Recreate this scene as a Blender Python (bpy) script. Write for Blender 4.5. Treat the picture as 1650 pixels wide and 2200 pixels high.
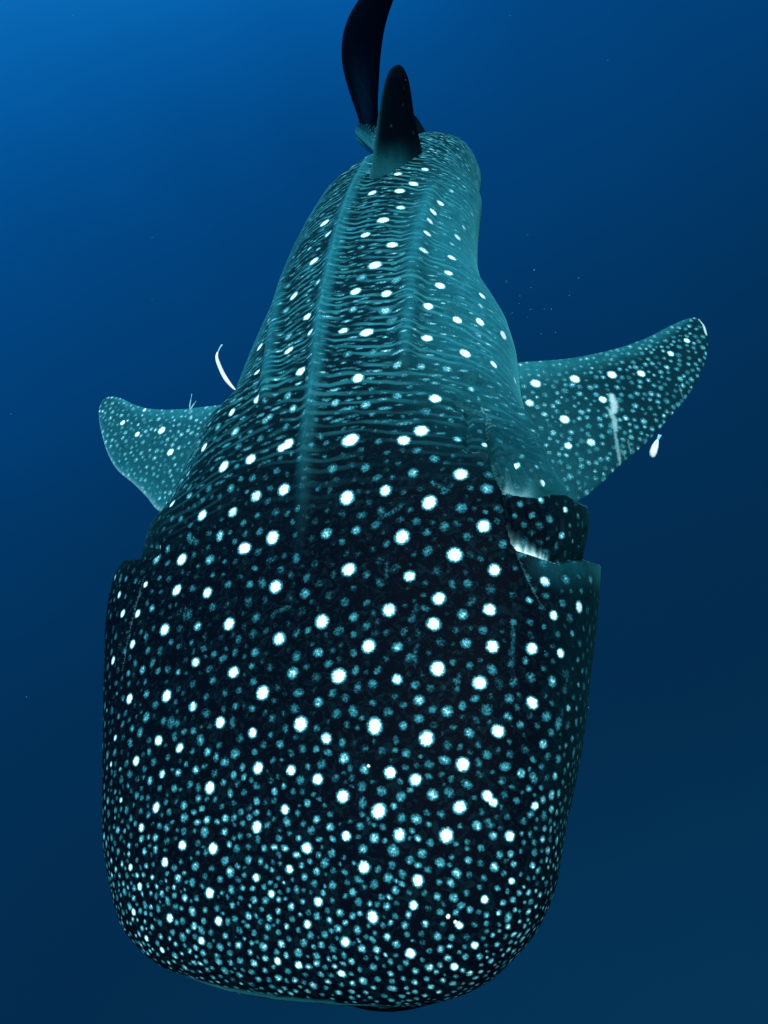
import bpy, math, random
import numpy as np

random.seed(7)
rng = np.random.default_rng(11)
S = bpy.context.scene
for o in list(bpy.data.objects):
    bpy.data.objects.remove(o)

# ------------------------------------------------------------------ camera
PW, PH, F = 1650.0, 2200.0, 1571.0            # lens measured in units of the 1650 x 2200 frame
PITCH = math.radians(30.0)                    # 30 degrees up from straight down
cd = bpy.data.cameras.new('camera')
cd.sensor_fit = 'VERTICAL'
cd.sensor_height = 36.0
cd.lens = 36.0 * F / PH
cd.clip_start = 0.05
cd.clip_end = 500.0
cam = bpy.data.objects.new('camera', cd)
S.collection.objects.link(cam)
cam.location = (0, 0, 0)
cam.rotation_euler = (PITCH, 0, 0)
S.camera = cam

# ------------------------------------------------------------------ open water all round (world), daylight from above left
SUN_DIR = np.array([-0.16, 0.02, 1.0]); SUN_DIR /= np.linalg.norm(SUN_DIR)
w = bpy.data.worlds.new('World')
S.world = w
w.use_nodes = True
nt = w.node_tree
nt.nodes.clear()
def wn(t, **k):
    n = nt.nodes.new(t)
    for a, b in k.items():
        setattr(n, a, b)
    return n
tc = wn('ShaderNodeTexCoord')
dot = wn('ShaderNodeVectorMath', operation='DOT_PRODUCT')
dot.inputs[1].default_value = (-0.400, 0.700, 0.590)
nt.links.new(tc.outputs['Generated'], dot.inputs[0])
nz = wn('ShaderNodeTexNoise'); nz.inputs['Scale'].default_value = 3.6; nz.inputs['Detail'].default_value = 2.0
nt.links.new(tc.outputs['Generated'], nz.inputs['Vector'])
ma = wn('ShaderNodeMath', operation='MULTIPLY_ADD'); ma.inputs[1].default_value = 0.14
nt.links.new(nz.outputs['Fac'], ma.inputs[0]); nt.links.new(dot.outputs['Value'], ma.inputs[2])
mr = wn('ShaderNodeMapRange'); mr.inputs['From Min'].default_value = -1.0; mr.inputs['From Max'].default_value = 1.0
nt.links.new(ma.outputs[0], mr.inputs['Value'])
rp = wn('ShaderNodeValToRGB')
cr = rp.color_ramp
cr.interpolation = 'B_SPLINE'
WATER = [(-0.85, (0.0014, 0.040, 0.104)), (-0.60, (0.0014, 0.032, 0.090)), (-0.40, (0.0010, 0.0215, 0.066)), (-0.10, (0.0008, 0.029, 0.095)),
         (0.06, (0.0006, 0.034, 0.117)), (0.22, (0.0006, 0.046, 0.170)), (0.38, (0.0006, 0.055, 0.208)), (0.56, (0.001, 0.115, 0.42)), (0.72, (0.010, 0.26, 0.72)), (1.0, (0.06, 0.5, 0.9))]
WATER = [((p + 1) / 2, c) for p, c in WATER]
cr.elements[0].position, cr.elements[1].position = WATER[0][0], WATER[-1][0]
cr.elements[0].color = WATER[0][1] + (1,); cr.elements[1].color = WATER[-1][1] + (1,)
for p, c in WATER[1:-1]:
    e = cr.elements.new(p); e.color = c + (1,)
nt.links.new(mr.outputs[0], rp.inputs[0])
bg = wn('ShaderNodeBackground'); bg.inputs['Strength'].default_value = 1.0
nt.links.new(rp.outputs[0], bg.inputs[0])
wo = wn('ShaderNodeOutputWorld')
nt.links.new(bg.outputs[0], wo.inputs[0])

sl = bpy.data.lights.new('sun', 'SUN')
sl.energy = 5.0
sl.angle = math.radians(24.0)
sl.color = (0.84, 1.0, 0.97)
sun = bpy.data.objects.new('sun', sl)
S.collection.objects.link(sun)
from mathutils import Vector
sun.rotation_euler = Vector(SUN_DIR).to_track_quat('Z', 'Y').to_euler()

S.view_settings.view_transform = 'Standard'
S.view_settings.look = 'None'
S.view_settings.exposure = 0.0
S.view_settings.gamma = 1.0
S.render.film_transparent = False

# ------------------------------------------------------------------ measuring helpers
CP, SP = math.cos(PITCH), math.sin(PITCH)
def ray(u, v):
    """world direction with unit depth for a measured photo position"""
    x = (np.asarray(u, float) - PW / 2) / F; y = (PH / 2 - np.asarray(v, float)) / F
    return np.stack([x, CP * y + SP, SP * y - CP], -1)
def at(u, v, d):
    return ray(u, v) * np.asarray(d, float)[..., None]
def project(P):
    x, y, z = P[..., 0], P[..., 1], P[..., 2]
    cy = CP * y + SP * z; d = SP * y - CP * z
    d = np.maximum(d, 1e-3)
    return PW / 2 + F * x / d, PH / 2 - F * cy / d, d
def sstep(a, b, x):
    t = np.clip((x - a) / (b - a), 0, 1)
    return t * t * (3 - 2 * t)
def smooth1(a, k):
    ker = np.hanning(k + 2)[1:-1]; ker /= ker.sum()
    p = np.concatenate([np.full(k, a[0]), a, np.full(k, a[-1])])
    return np.convolve(p, ker, 'same')[k:-k]

# ------------------------------------------------------------------ object helpers
def link(name, me, mat=None, parent=None):
    o = bpy.data.objects.new(name, me)
    S.collection.objects.link(o)
    if mat: me.materials.append(mat)
    if parent: o.parent = parent
    return o
def tag(o, label, cat, group=None):
    o['label'] = label; o['category'] = cat
    if group: o['group'] = group
def empty(name, loc):
    o = bpy.data.objects.new(name, None)
    o.location = loc
    S.collection.objects.link(o)
    return o
def mesh_from(name, V, Q, attrs=None, vattrs=None, tris=None):
    me = bpy.data.meshes.new(name)
    V = np.ascontiguousarray(V, dtype=np.float32)
    me.vertices.add(len(V)); me.vertices.foreach_set('co', V.ravel())
    Q = np.asarray(Q, dtype=np.int32)
    nl = Q.size + (0 if tris is None else np.asarray(tris).size)
    me.loops.add(nl)
    li = Q.ravel(); st = np.arange(len(Q)) * 4
    if tris is not None:
        T = np.asarray(tris, dtype=np.int32)
        st = np.concatenate([st, Q.size + np.arange(len(T)) * 3]); li = np.concatenate([li, T.ravel()])
    me.loops.foreach_set('vertex_index', li.astype(np.int32))
    me.polygons.add(len(st)); me.polygons.foreach_set('loop_start', st.astype(np.int32))
    me.update(calc_edges=True)
    me.polygons.foreach_set('use_smooth', np.ones(len(st), dtype=bool))
    for k, a in (attrs or {}).items():
        at_ = me.attributes.new(k, 'FLOAT', 'POINT'); at_.data.foreach_set('value', np.ascontiguousarray(a, dtype=np.float32).ravel())
    for k, a in (vattrs or {}).items():
        at_ = me.attributes.new(k, 'FLOAT_VECTOR', 'POINT'); at_.data.foreach_set('vector', np.ascontiguousarray(a, dtype=np.float32).ravel())
    me.validate(clean_customdata=False)
    return me
def grid_quads(n, m, close, off=0):
    i = np.arange(n - 1)[:, None]; j = np.arange(m if close else m - 1)[None, :]
    j2 = (j + 1) % m
    q = np.stack([i * m + j, i * m + j2, (i + 1) * m + j2, (i + 1) * m + j], -1)
    return q.reshape(-1, 4) + off

# ------------------------------------------------------------------ materials
def new_mat(name):
    m = bpy.data.materials.new(name); m.use_nodes = True
    m.node_tree.nodes.clear()
    return m
class NB:
    """tiny node builder"""
    def __init__(s, m): s.t = m.node_tree
    def n(s, t, ins=None, **k):
        x = s.t.nodes.new(t)
        for a, b in k.items(): setattr(x, a, b)
        for a, b in (ins or {}).items():
            if hasattr(b, 'is_output'): s.t.links.new(b, x.inputs[a])
            else: x.inputs[a].default_value = b
        return x
    def math(s, op, a, b=None, c=None, clamp=False):
        ins = {0: a}
        if b is not None: ins[1] = b
        if c is not None: ins[2] = c
        x = s.n('ShaderNodeMath', ins, operation=op); x.use_clamp = clamp
        return x.outputs[0]
    def attr(s, name, out='Fac'):
        return s.n('ShaderNodeAttribute', attribute_name=name).outputs[out]
    def mix(s, f, a, b):
        x = s.t.nodes.new('ShaderNodeMix'); x.data_type = 'RGBA'
        for idx, val in ((0, f), (6, a), (7, b)):
            if hasattr(val, 'is_output'): s.t.links.new(val, x.inputs[idx])
            else: x.inputs[idx].default_value = val if idx == 0 else tuple(val) + (1,)
        return x.outputs[2]
    def ramp(s, f, stops):
        x = s.t.nodes.new('ShaderNodeValToRGB'); c = x.color_ramp
        c.elements[0].position = stops[0][0]; c.elements[0].color = stops[0][1] + (1,)
        c.elements[1].position = stops[-1][0]; c.elements[1].color = stops[-1][1] + (1,)
        for p, col in stops[1:-1]:
            e = c.elements.new(p); e.color = col + (1,)
        s.t.links.new(f, x.inputs[0])
        return x.outputs[0]
    def out(s, sh):
        o = s.t.nodes.new('ShaderNodeOutputMaterial'); s.t.links.new(sh, o.inputs[0])

def skin_material(name, dark, teal, sheen=0.35, lines=True):
    m = new_mat(name); b = NB(m)
    spot, tone, pale, belly = b.attr('spot'), b.attr('tone'), b.attr('pale'), b.attr('belly')
    st = b.attr('st', 'Vector'); co = b.n('ShaderNodeTexCoord').outputs['Object']
    n1 = b.n('ShaderNodeTexNoise', {'Vector': co, 'Scale': 170.0, 'Detail': 5.0, 'Roughness': 0.68}).outputs['Fac']
    n2 = b.n('ShaderNodeTexNoise', {'Vector': co, 'Scale': 26.0, 'Detail': 4.0, 'Roughness': 0.6}).outputs['Fac']
    n3 = b.n('ShaderNodeTexNoise', {'Vector': co, 'Scale': 900.0, 'Detail': 2.0}).outputs['Fac']
    # base tone, mottled
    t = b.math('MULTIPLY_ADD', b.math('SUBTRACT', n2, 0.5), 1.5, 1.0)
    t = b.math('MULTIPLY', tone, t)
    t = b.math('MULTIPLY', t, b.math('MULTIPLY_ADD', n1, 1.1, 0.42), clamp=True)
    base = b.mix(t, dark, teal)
    n4 = b.n('ShaderNodeTexNoise', {'Vector': co, 'Scale': 42.0, 'Detail': 3.0, 'Roughness': 0.55, 'Distortion': 1.6}).outputs['Fac']
    mo = b.n('ShaderNodeMapRange', {'Value': n4, 'From Min': 0.50, 'From Max': 0.68}).outputs[0]
    base = b.mix(b.math('MULTIPLY', mo, b.math('SUBTRACT', 0.42, tone, clamp=True)), base, (0.003, 0.020, 0.028))
    if lines:
        # fine pale cross lines of the back between the rows of spots
        wv = b.n('ShaderNodeTexWave', {'Vector': st, 'Scale': 8.5, 'Distortion': 5.0, 'Detail': 2.0, 'Detail Scale': 1.5, 'Detail Roughness': 0.5},
                 wave_type='BANDS', bands_direction='X').outputs['Fac']
        brk = b.n('ShaderNodeTexNoise', {'Vector': st, 'Scale': 13.0, 'Detail': 2.0}).outputs['Fac']
        ln = b.math('MULTIPLY', b.n('ShaderNodeMapRange', {'Value': wv, 'From Min': 0.50, 'From Max': 0.95}).outputs[0],
                    b.n('ShaderNodeMapRange', {'Value': brk, 'From Min': 0.40, 'From Max': 0.60}).outputs[0])
        ln = b.math('MULTIPLY', ln, b.attr('lines'))
        base = b.mix(b.math('MULTIPLY', ln, 0.62), base, (0.03, 0.24, 0.28))
    # spots: ragged grainy edge
    e = b.math('MULTIPLY', spot, b.math('SUBTRACT', 1.08, spot))
    s = b.math('MULTIPLY_ADD', b.math('MULTIPLY', b.math('SUBTRACT', n1, 0.5), 6.8), e, spot)
    s = b.math('MULTIPLY_ADD', b.math('MULTIPLY', b.math('SUBTRACT', n3, 0.5), 0.6), e, s, clamp=True)
    f = b.n('ShaderNodeMapRange', {'Value': s, 'From Min': 0.06, 'From Max': 0.24}).outputs[0]
    sc = b.ramp(s, [(0.0, (0.003, 0.028, 0.036)), (0.2, (0.008, 0.055, 0.072)), (0.45, (0.022, 0.16, 0.19)), (0.66, (0.075, 0.30, 0.34)),
                    (0.82, (0.36, 0.63, 0.65)), (0.95, (0.88, 0.92, 0.88))])
    lx = b.t.nodes.new('ShaderNodeMix'); lx.data_type = 'RGBA'; lx.blend_type = 'LIGHTEN'
    b.t.links.new(f, lx.inputs[0]); b.t.links.new(base, lx.inputs[6]); b.t.links.new(sc, lx.inputs[7])
    col = lx.outputs[2]
    # bare pale tissue, creases, healed scars and a painted highlight on the tail fin
    pp = b.math('MULTIPLY', pale, b.math('MULTIPLY_ADD', n1, 0.9, 0.5), clamp=True)
    col = b.mix(pp, col, b.ramp(pp, [(0.15, (0.10, 0.32, 0.36)), (0.5, (0.40, 0.68, 0.68)), (0.85, (0.92, 0.94, 0.90))]))
    gr = b.math('MULTIPLY_ADD', n3, 0.9, 0.55)
    gm = b.t.nodes.new('ShaderNodeMix'); gm.data_type = 'RGBA'; gm.blend_type = 'MULTIPLY'; gm.inputs[0].default_value = 0.8
    b.t.links.new(col, gm.inputs[6]); b.t.links.new(gr, gm.inputs[7]); col = gm.outputs[2]
    col = b.mix(belly, col, (0.45, 0.58, 0.58))
    rough = b.math('MULTIPLY_ADD', n1, 0.25, 0.48)
    bump = b.n('ShaderNodeBump', {'Strength': 0.22, 'Distance': 0.004, 'Height': b.math('ADD', n1, b.math('MULTIPLY', n2, 1.5))}).outputs[0]
    p = b.n('ShaderNodeBsdfPrincipled', {'Base Color': col, 'Roughness': rough, 'Specular IOR Level': b.math('MULTIPLY_ADD', tone, 0.10, 0.015), 'Normal': bump,
                                         'Sheen Weight': b.math('MULTIPLY', b.math('MULTIPLY', tone, sheen), 1.0, clamp=True), 'Sheen Roughness': 0.45, 'Sheen Tint': (0.10, 0.75, 0.85, 1)})
    b.out(p.outputs[0])
    return m
SKIN = skin_material('spotted_skin', (0.0005, 0.0021, 0.0052), (0.009, 0.155, 0.190))
FIN = skin_material('fin_skin', (0.0012, 0.014, 0.022), (0.009, 0.145, 0.180), lines=False)
DARKFIN = skin_material('dark_fin_skin', (0.0014, 0.0058, 0.0140), (0.009, 0.12, 0.15), sheen=0.12, lines=False)

def plain(name, col, rough=0.5, spec=0.3, sss=0.0, noise=0.25, scale=60):
    m = new_mat(name); b = NB(m)
    co = b.n('ShaderNodeTexCoord').outputs['Object']
    n = b.n('ShaderNodeTexNoise', {'Vector': co, 'Scale': scale, 'Detail': 3.0}).outputs['Fac']
    c = b.mix(b.math('MULTIPLY', n, noise * 2, clamp=True), col, tuple(x * 0.55 for x in col))
    p = b.n('ShaderNodeBsdfPrincipled', {'Base Color': c, 'Roughness': rough, 'Specular IOR Level': spec, 'Subsurface Weight': sss})
    b.out(p.outputs[0])
    return m

# ------------------------------------------------------------------ the shark: measured outline of head and trunk
L_T = np.array([(300,795),(320,795),(350,770),(400,722),(450,680),(500,648),(550,622),(600,601),(650,585),(700,562),(750,540),(800,520),(840,505),
    (857,492),(870,462),(900,442),(930,430),(950,412),(1000,395),(1050,372),(1080,356),(1095,348),(1110,326),(1150,305),(1195,278),(1207,262),(1215,252),
    (1250,243),(1300,232),(1350,224),(1400,222),(1500,222),(1600,220),(1700,219),(1800,219),(1850,225),(1900,235),(1950,245),(2000,264),(2070,327),
    (2108,423),(2137,518),(2152,613),(2160,740),(2166,770)], float)
R_T = np.array([(300,1025),(350,1036),(400,1038),(450,1034),(480,1030),(520,1026),(570,1025),(590,1030),(620,1050),(680,1085),(760,1112),(800,1114),(850,1118),(900,1130),
    (950,1152),(1000,1192),(1040,1236),(1080,1262),(1110,1272),(1150,1279),(1212,1291),(1250,1290),(1300,1286),(1350,1281),(1400,1275),(1450,1270),
    (1500,1266),(1550,1260),(1600,1253),(1650,1243),(1700,1235),(1750,1222),(1800,1213),(1850,1205),(1900,1197),(1950,1180),(2003,1154),(2057,1110),
    (2105,1059),(2140,995),(2162,912),(2168,930)], float)
YF, YE = -0.128, 2.72
def prof(y, xs, vs):
    return np.interp(y, xs, vs)
ys = np.linspace(YF, YE, 320)
cz = smooth1(prof(ys, [YF, 0.0, 0.3, 0.6, 1.0, 1.5, 2.0, 2.36, 2.72], [-1.835, -1.845, -1.87, -1.90, -1.945, -1.975, -2.01, -2.06, -2.12]), 21)
hh = 0.05 + 0.22 * np.sqrt(np.clip((ys - YF) / 0.55, 0, 1)) + prof(ys, [YF, 0.4, 1.0, 1.45, 2.0, 2.36, 2.72], [0, 0.0, 0.08, 0.11, 0.05, 0.0, -0.03])
hh = np.concatenate([hh[:6], smooth1(hh, 15)[6:]])
roll = np.radians(smooth1(prof(ys, [YF, 0.6, 1.2, 2.0, 2.72], [20, 24, 27, 27, 22]), 41))
nex = prof(ys, [YF, 0.3, 0.9, 1.4, 2.4], [2.6, 2.6, 2.4, 2.1, 2.0])
def section(phi, wv, hv, n, rl):
    """local lateral / vertical offsets of a rolled super-ellipse"""
    c, s = np.cos(phi), np.sin(phi)
    ph = np.arctan2(hv * s, wv * c)
    cc, ss = np.cos(ph), np.sin(ph)
    r = (np.abs(cc / wv) ** n + np.abs(ss / hv) ** n) ** (-1.0 / n)
    a, b_ = r * cc, r * ss
    return a * np.cos(rl) - b_ * np.sin(rl), a * np.sin(rl) + b_ * np.cos(rl)
ph0 = np.linspace(-0.6, math.pi + 0.6, 140)[None, :]
wv = np.full(len(ys), 0.5); cx = np.zeros(len(ys))
for it in range(60):
    a, b_ = section(ph0, wv[:, None], hh[:, None], nex[:, None], roll[:, None])
    P = np.stack([cx[:, None] + a, np.broadcast_to(ys[:, None], a.shape), cz[:, None] + b_], -1)
    u, v, d = project(P)
    il, ir = u.argmin(1), u.argmax(1); k = np.arange(len(ys))
    fl = np.interp(v, L_T[:, 0], L_T[:, 1]) - u; fr = np.interp(v, R_T[:, 0], R_T[:, 1]) - u
    il = fl[:, 70:].argmax(1) + 70; ir = fr[:, :70].argmin(1)       # every section just touches the measured outline
    eL, eR = fl[k, il], fr[k, ir]
    dl, dr = eL * d[k, il] / F, eR * d[k, ir] / F
    cx += 0.5 * (dl + dr) * 0.5
    wv = np.maximum(wv + 0.5 * (dr - dl) * 0.5, 0.02)
print('solve residual px', np.abs(eL).max(), np.abs(eR).max(), 'widths', wv[[0, 20, 80, 160, 240, 319]].round(3), 'cx', cx[[0, 80, 160, 240, 319]].round(3),
      'front v', v[0].max(), v[0].min())
cxs, wvs = smooth1(cx, 7), smooth1(wv, 7)
cxs[:8], wvs[:8] = cx[:8], wv[:8]

# tail: spine carried on behind the dorsal fin, dipping and swinging to the left
tail_px = [(912, 408, 3.42, 0.265, 0.230), (926, 384, 3.66, 0.230, 0.210), (920, 366, 3.92, 0.180, 0.170), (885, 346, 4.15, 0.130, 0.130),
           (842, 320, 4.36, 0.095, 0.098), (805, 299, 4.55, 0.072, 0.085), (780, 287, 4.70, 0.05, 0.075)]
T0 = np.stack([cxs, ys, cz], -1)
tp = np.array([at(a, b_, c) for a, b_, c, _, _ in tail_px])
# dense stations: even in picture rows over the trunk, then the tail
vc = project(np.stack([cxs, ys, cz + hh], -1))[1]
NB_, NTL = 1150, 190
vt = np.linspace(vc[0], vc[-1], NB_)
yd = np.interp(-vt, -vc, ys)
def ip(a): return np.interp(yd, ys, a)
def catmull(P, n):
    P = np.asarray(P, float); out = []
    k = len(P) - 1; t = np.linspace(0, k, n); i = np.minimum(t.astype(int), k - 1); f = (t - i)[:, None]
    g = lambda q: P[np.clip(q, 0, k)]
    p0, p1, p2, p3 = g(i - 1), g(i), g(i + 1), g(i + 2)
    return 0.5 * (2 * p1 + (p2 - p0) * f + (2 * p0 - 5 * p1 + 4 * p2 - p3) * f ** 2 + (3 * p1 - p0 - 3 * p2 + p3) * f ** 3)
tail_ctl = np.vstack([T0[-40], T0[-1], tp])
tw = np.concatenate([[wvs[-40], wvs[-1]], [q[3] for q in tail_px]]); th = np.concatenate([[hh[-40], hh[-1]], [q[4] for q in tail_px]])
m_ = 60
cat = catmull(np.column_stack([tail_ctl, tw, th]), (len(tail_ctl) - 1) * m_ + 1)[m_:]
cat = cat[np.linspace(0, len(cat) - 1, NTL + 1).round().astype(int)][1:]
C = np.vstack([np.stack([ip(cxs), yd, ip(cz)], -1), cat[:, :3]])
W = np.concatenate([ip(wvs), cat[:, 3]]); H = np.concatenate([ip(hh), cat[:, 4]])
N = np.concatenate([ip(nex), np.full(NTL, 2.0)])
RL = np.concatenate([ip(roll), np.linspace(roll[-1], math.radians(4), NTL)])
tan = np.gradient(C, axis=0); tan /= np.linalg.norm(tan, axis=1)[:, None]
ns = len(C)
bl = sstep(NB_ - 120, NB_ + 30, np.arange(ns))[:, None]
nrm = np.array([[0, 1, 0]]) * (1 - bl) + tan * bl
nrm /= np.linalg.norm(nrm, axis=1)[:, None]
for c_ in range(3): nrm[NB_ - 150:, c_] = smooth1(nrm[:, c_], 31)[NB_ - 150:]
up = np.array([[0, 0, 1.0]]) - nrm * nrm[:, 2:3]; up /= np.linalg.norm(up, axis=1)[:, None]
lat = np.cross(nrm, up)
phi = np.concatenate([np.linspace(-0.42, math.pi + 0.42, 540), np.linspace(math.pi + 0.42, 2 * math.pi - 0.42, 42)[1:-1]])
nph = len(phi)
A, B = section(phi[None, :], W[:, None], H[:, None], N[:, None], RL[:, None])
B0 = C[:, None, :] + lat[:, None, :] * A[..., None] + up[:, None, :] * B[..., None]
def normals(G, close=True):
    du = np.gradient(G, axis=0)
    dv = (np.roll(G, -1, 1) - np.roll(G, 1, 1)) if close else np.gradient(G, axis=1)
    n = np.cross(dv, du); n /= np.linalg.norm(n, axis=-1)[..., None] + 1e-12
    return n
NR = normals(B0)
if (NR[600, 270] * np.array([0, 0, 1])).sum() < 0: NR = -NR

class Canvas:
    """finds measured photo positions on a surface grid and paints round marks of real size there"""
    def __init__(s, G, NRM, step=3, wrap=True):
        s.G = G; s.wrap = wrap
        s.ii, s.jj = np.meshgrid(np.arange(0, G.shape[0], step), np.arange(0, G.shape[1], step), indexing='ij')
        P = G[s.ii, s.jj]; n = NRM[s.ii, s.jj]
        s.u, s.v, s.d = project(P)
        s.vis = (n * -P).sum(-1) > 0.0
        ds = np.linalg.norm(np.gradient(G, axis=0), axis=-1); dt = np.linalg.norm(np.gradient(G, axis=1), axis=-1)
        s.ds, s.dt = np.maximum(ds, 2e-4), np.maximum(dt, 2e-4)
    def find(s, u, v):
        q = (s.u - u) ** 2 + (s.v - v) ** 2 + np.where(s.vis, 0, 1e7) + s.d * 60
        k = q.argmin(); i, j = s.ii.flat[k], s.jj.flat[k]
        a = np.arange(max(0, i - 4), min(s.G.shape[0], i + 5)); c = np.arange(j - 4, j + 5)
        c = c % s.G.shape[1] if s.wrap else c[(c >= 0) & (c < s.G.shape[1])]
        fu, fv, fd = project(s.G[a][:, c]); qq = (fu - u) ** 2 + (fv - v) ** 2; m = qq.argmin()
        return a[m // len(c)], c[m % len(c)], fd.flat[m], q.flat[k]
    def paint(s, arr, ij, r, amp, hard=0.0, mode='max', reach=1.6, stretch=None):
        i, j = ij
        wi = int(min(r * reach / s.ds[i, j], 160)) + 2; wj = int(min(r * reach / s.dt[i, j], 160)) + 2
        i0, i1 = max(0, i - wi), min(s.G.shape[0], i + wi + 1)
        J = np.arange(j - wj, j + wj + 1)
        J = J % s.G.shape[1] if s.wrap else J[(J >= 0) & (J < s.G.shape[1])]
        J = np.unique(J)
        D = s.G[i0:i1][:, J] - s.G[i, j]
        if stretch is not None:
            al = (D * stretch[0]).sum(-1)
            q = np.sqrt(np.maximum((D ** 2).sum(-1) - al ** 2 + (al / stretch[1]) ** 2, 0)) / r
        else:
            q = np.linalg.norm(D, axis=-1) / r
        lo, hi = 1.3 - 0.06 * hard, 0.05 + 0.55 * hard
        val = amp * sstep(lo, hi, q)
        sub = np.ix_(np.arange(i0, i1), J)
        if mode == 'max': arr[sub] = np.maximum(arr[sub], val)
        else: arr[sub] = arr[sub] + val
    def line(s, arr, pts, r_px, amp, mode='max', hard=0.0, stepx=5.0, tap=None, tap2=None):
        pts = np.asarray(pts, float); tmp = np.zeros_like(arr)
        seg = np.linalg.norm(np.diff(pts, axis=0), axis=1); L = np.concatenate([[0], np.cumsum(seg)])
        for t in np.arange(0, L[-1] + 0.1, stepx):
            i, j, d, q = s.find(np.interp(t, L, pts[:, 0]), np.interp(t, L, pts[:, 1]))
            e = min(1.0, 0.35 + 1.3 * min(t, L[-1] - t) / max(L[-1], 1) * 2)
            s.paint(tmp, (i, j), r_px * d / F * (0.6 + 0.4 * e), abs(amp) * (min(1.0, 0.02 + t / tap) * min(1.0, 0.02 + (L[-1] - t) / (tap2 or tap)) if tap else 1.0), hard)
        if mode == 'max': np.maximum(arr, tmp, out=arr)
        else: arr += tmp * np.sign(amp)

CV = Canvas(B0, NR)
U0, V0, D0 = project(B0)
FACE = (NR * -B0).sum(-1) > 0

# ---- relief: keels, gill flaps, folds
disp = np.zeros(B0.shape[:2])
MEDIAN = [(640,1215),(645,1150),(650,1080),(655,1000),(662,930),(672,860),(682,780),(692,700),(702,630),(715,560),(735,480),(760,410),(785,360),(803,328)]
KEEL_R = [(868,800),(872,720),(880,650),(885,570),(900,490),(918,430),(938,385)]
KEEL_L = [(566,880),(575,820),(583,760),(592,690),(604,625),(625,575)]
CV.line(disp, MEDIAN, 30, 0.016, 'add', stepx=1.5, tap=330, tap2=25); CV.line(disp, MEDIAN, 8, 0.008, 'add', stepx=1.5, tap=330, tap2=25)
CV.line(disp, KEEL_R, 30, 0.018, 'add', stepx=1.5, tap=30); CV.line(disp, KEEL_L, 26, 0.018, 'add', stepx=1.5, tap=30)
E1 = np.array([(1086,1120),(1092,1145),(1100,1168),(1112,1184),(1150,1196),(1200,1213),(1230,1207),(1262,1206),(1284,1212),(1298,1224),(1340,1250)], float)
E2 = np.array([(1076,1030),(1085,1052),(1100,1064),(1130,1069),(1155,1071),(1180,1061),(1215,1062),(1250,1082),(1300,1100)], float)
E3 = np.array([(960,880),(985,886),(1030,887),(1050,893),(1075,915),(1110,955),(1150,985),(1180,1000),(1230,1020)], float)
NEAR = (NR * -B0).sum(-1) / np.linalg.norm(B0, axis=-1) > -0.75
RS = (U0 > 900) & NEAR & (V0 > 700) & (V0 < 1300)
uu = U0; v1, v2, v3 = (np.interp(uu, E[:, 0], E[:, 1]) for E in (E1, E2, E3))
pale = np.zeros_like(disp); shadeg = np.zeros_like(disp)
win = sstep(1084, 1104, uu)
t = np.clip((v1 - V0) / np.maximum(v1 - v2, 20), 0, 1)
m1 = RS & (V0 < v1) & (V0 >= v2 - 0)
disp -= np.where(m1, sstep(0, 9, v1 - V0) * 0.055 * (1 - t) ** 1.3 * win, 0)
fib = 0.80 + 0.20 * np.sin(uu * 1.7 + 3 * np.sin(uu * .13))
pale = np.maximum(pale, np.where(m1 & (uu < 1206), sstep(54 - 0.14 * (uu - 1094) + 3 * np.sin(uu * .31) + 3 * np.sin(uu * 1.7), 8, v1 - V0) * sstep(1094, 1100, uu) * sstep(1206, 1194, uu) * fib * 1.25, 0))
t2 = np.clip((v2 - V0) / 105, 0, 1)
m2 = RS & (V0 < v2)
disp -= np.where(m2, 0.034 * (1 - t2) ** 1.5 * sstep(1076, 1096, uu), 0)
pale = np.maximum(pale, np.where(m2 & (uu < 1175), 0.48 * sstep(44 + 10 * np.sin(uu * .11 + 1), 4, v2 - V0) * sstep(1082, 1092, uu) * sstep(1176, 1130, uu), 0))
t3 = np.clip((v3 - V0) / 70, 0, 1)
m3 = RS & (V0 < v3)
disp -= np.where(m3, 0.020 * (1 - t3) ** 1.5 * sstep(968, 985, uu) * sstep(1200, 1130, uu), 0)
LS = (U0 < 420) & NEAR & (V0 > 1000) & (V0 < 1300)
vl = np.interp(uu, [200, 262, 290, 325, 350], [1216, 1206, 1204, 1203, 1190]); tl = np.clip((vl - V0) / 90, 0, 1)
disp -= np.where(LS & (V0 < vl), 0.045 * sstep(0, 14, vl - V0) * (1 - tl) ** 1.3 * sstep(346, 322, uu), 0)
CV.line(disp, [(1110,1188),(1124,1215),(1150,1270),(1172,1312)], 7, -0.008, 'add', stepx=1.5, tap=30)
CV.line(disp, [(1050,985),(1068,1020),(1083,1050),(1095,1110),(1108,1180)], 8, -0.024, 'add', stepx=1.5, tap=30)
CV.line(disp, [(1046,892),(1053,930),(1057,960),(1060,1000)], 8, -0.034, 'add', stepx=1.5, tap=30)
CV.line(disp, [(1000,860),(1008,900),(1000,930)], 9, -0.012, 'add', stepx=1.5, tap=30)
CV.line(disp, [(975,800),(1000,812),(1040,830),(1080,860)], 9, -0.010, 'add', stepx=1.5, tap=30)
CV.line(disp, [(985,800),(1010,797),(1030,808)], 12, 0.010, 'add', stepx=1.5, tap=30)
CV.line(disp, [(1100,860),(1125,900),(1160,965),(1180,990)], 22, 0.016, 'add', stepx=1.5, tap=30)
CV.line(disp, [(308,1240),(298,1270),(285,1320),(270,1385),(262,1440)], 6, -0.006, 'add', stepx=1.5, tap=30)
CV.line(disp, [(1012,985),(1040,975),(1062,1000)], 12, 0.012, 'add', stepx=1.5, tap=30)
CV.line(disp, [(1238,1030),(1241,1045),(1238,1062)], 9, -0.03, 'add', stepx=1.5, tap=30)
CV.line(disp, [(1272,1130),(1272,1150),(1268,1165)], 8, -0.035, 'add', stepx=1.5, tap=30)
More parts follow.
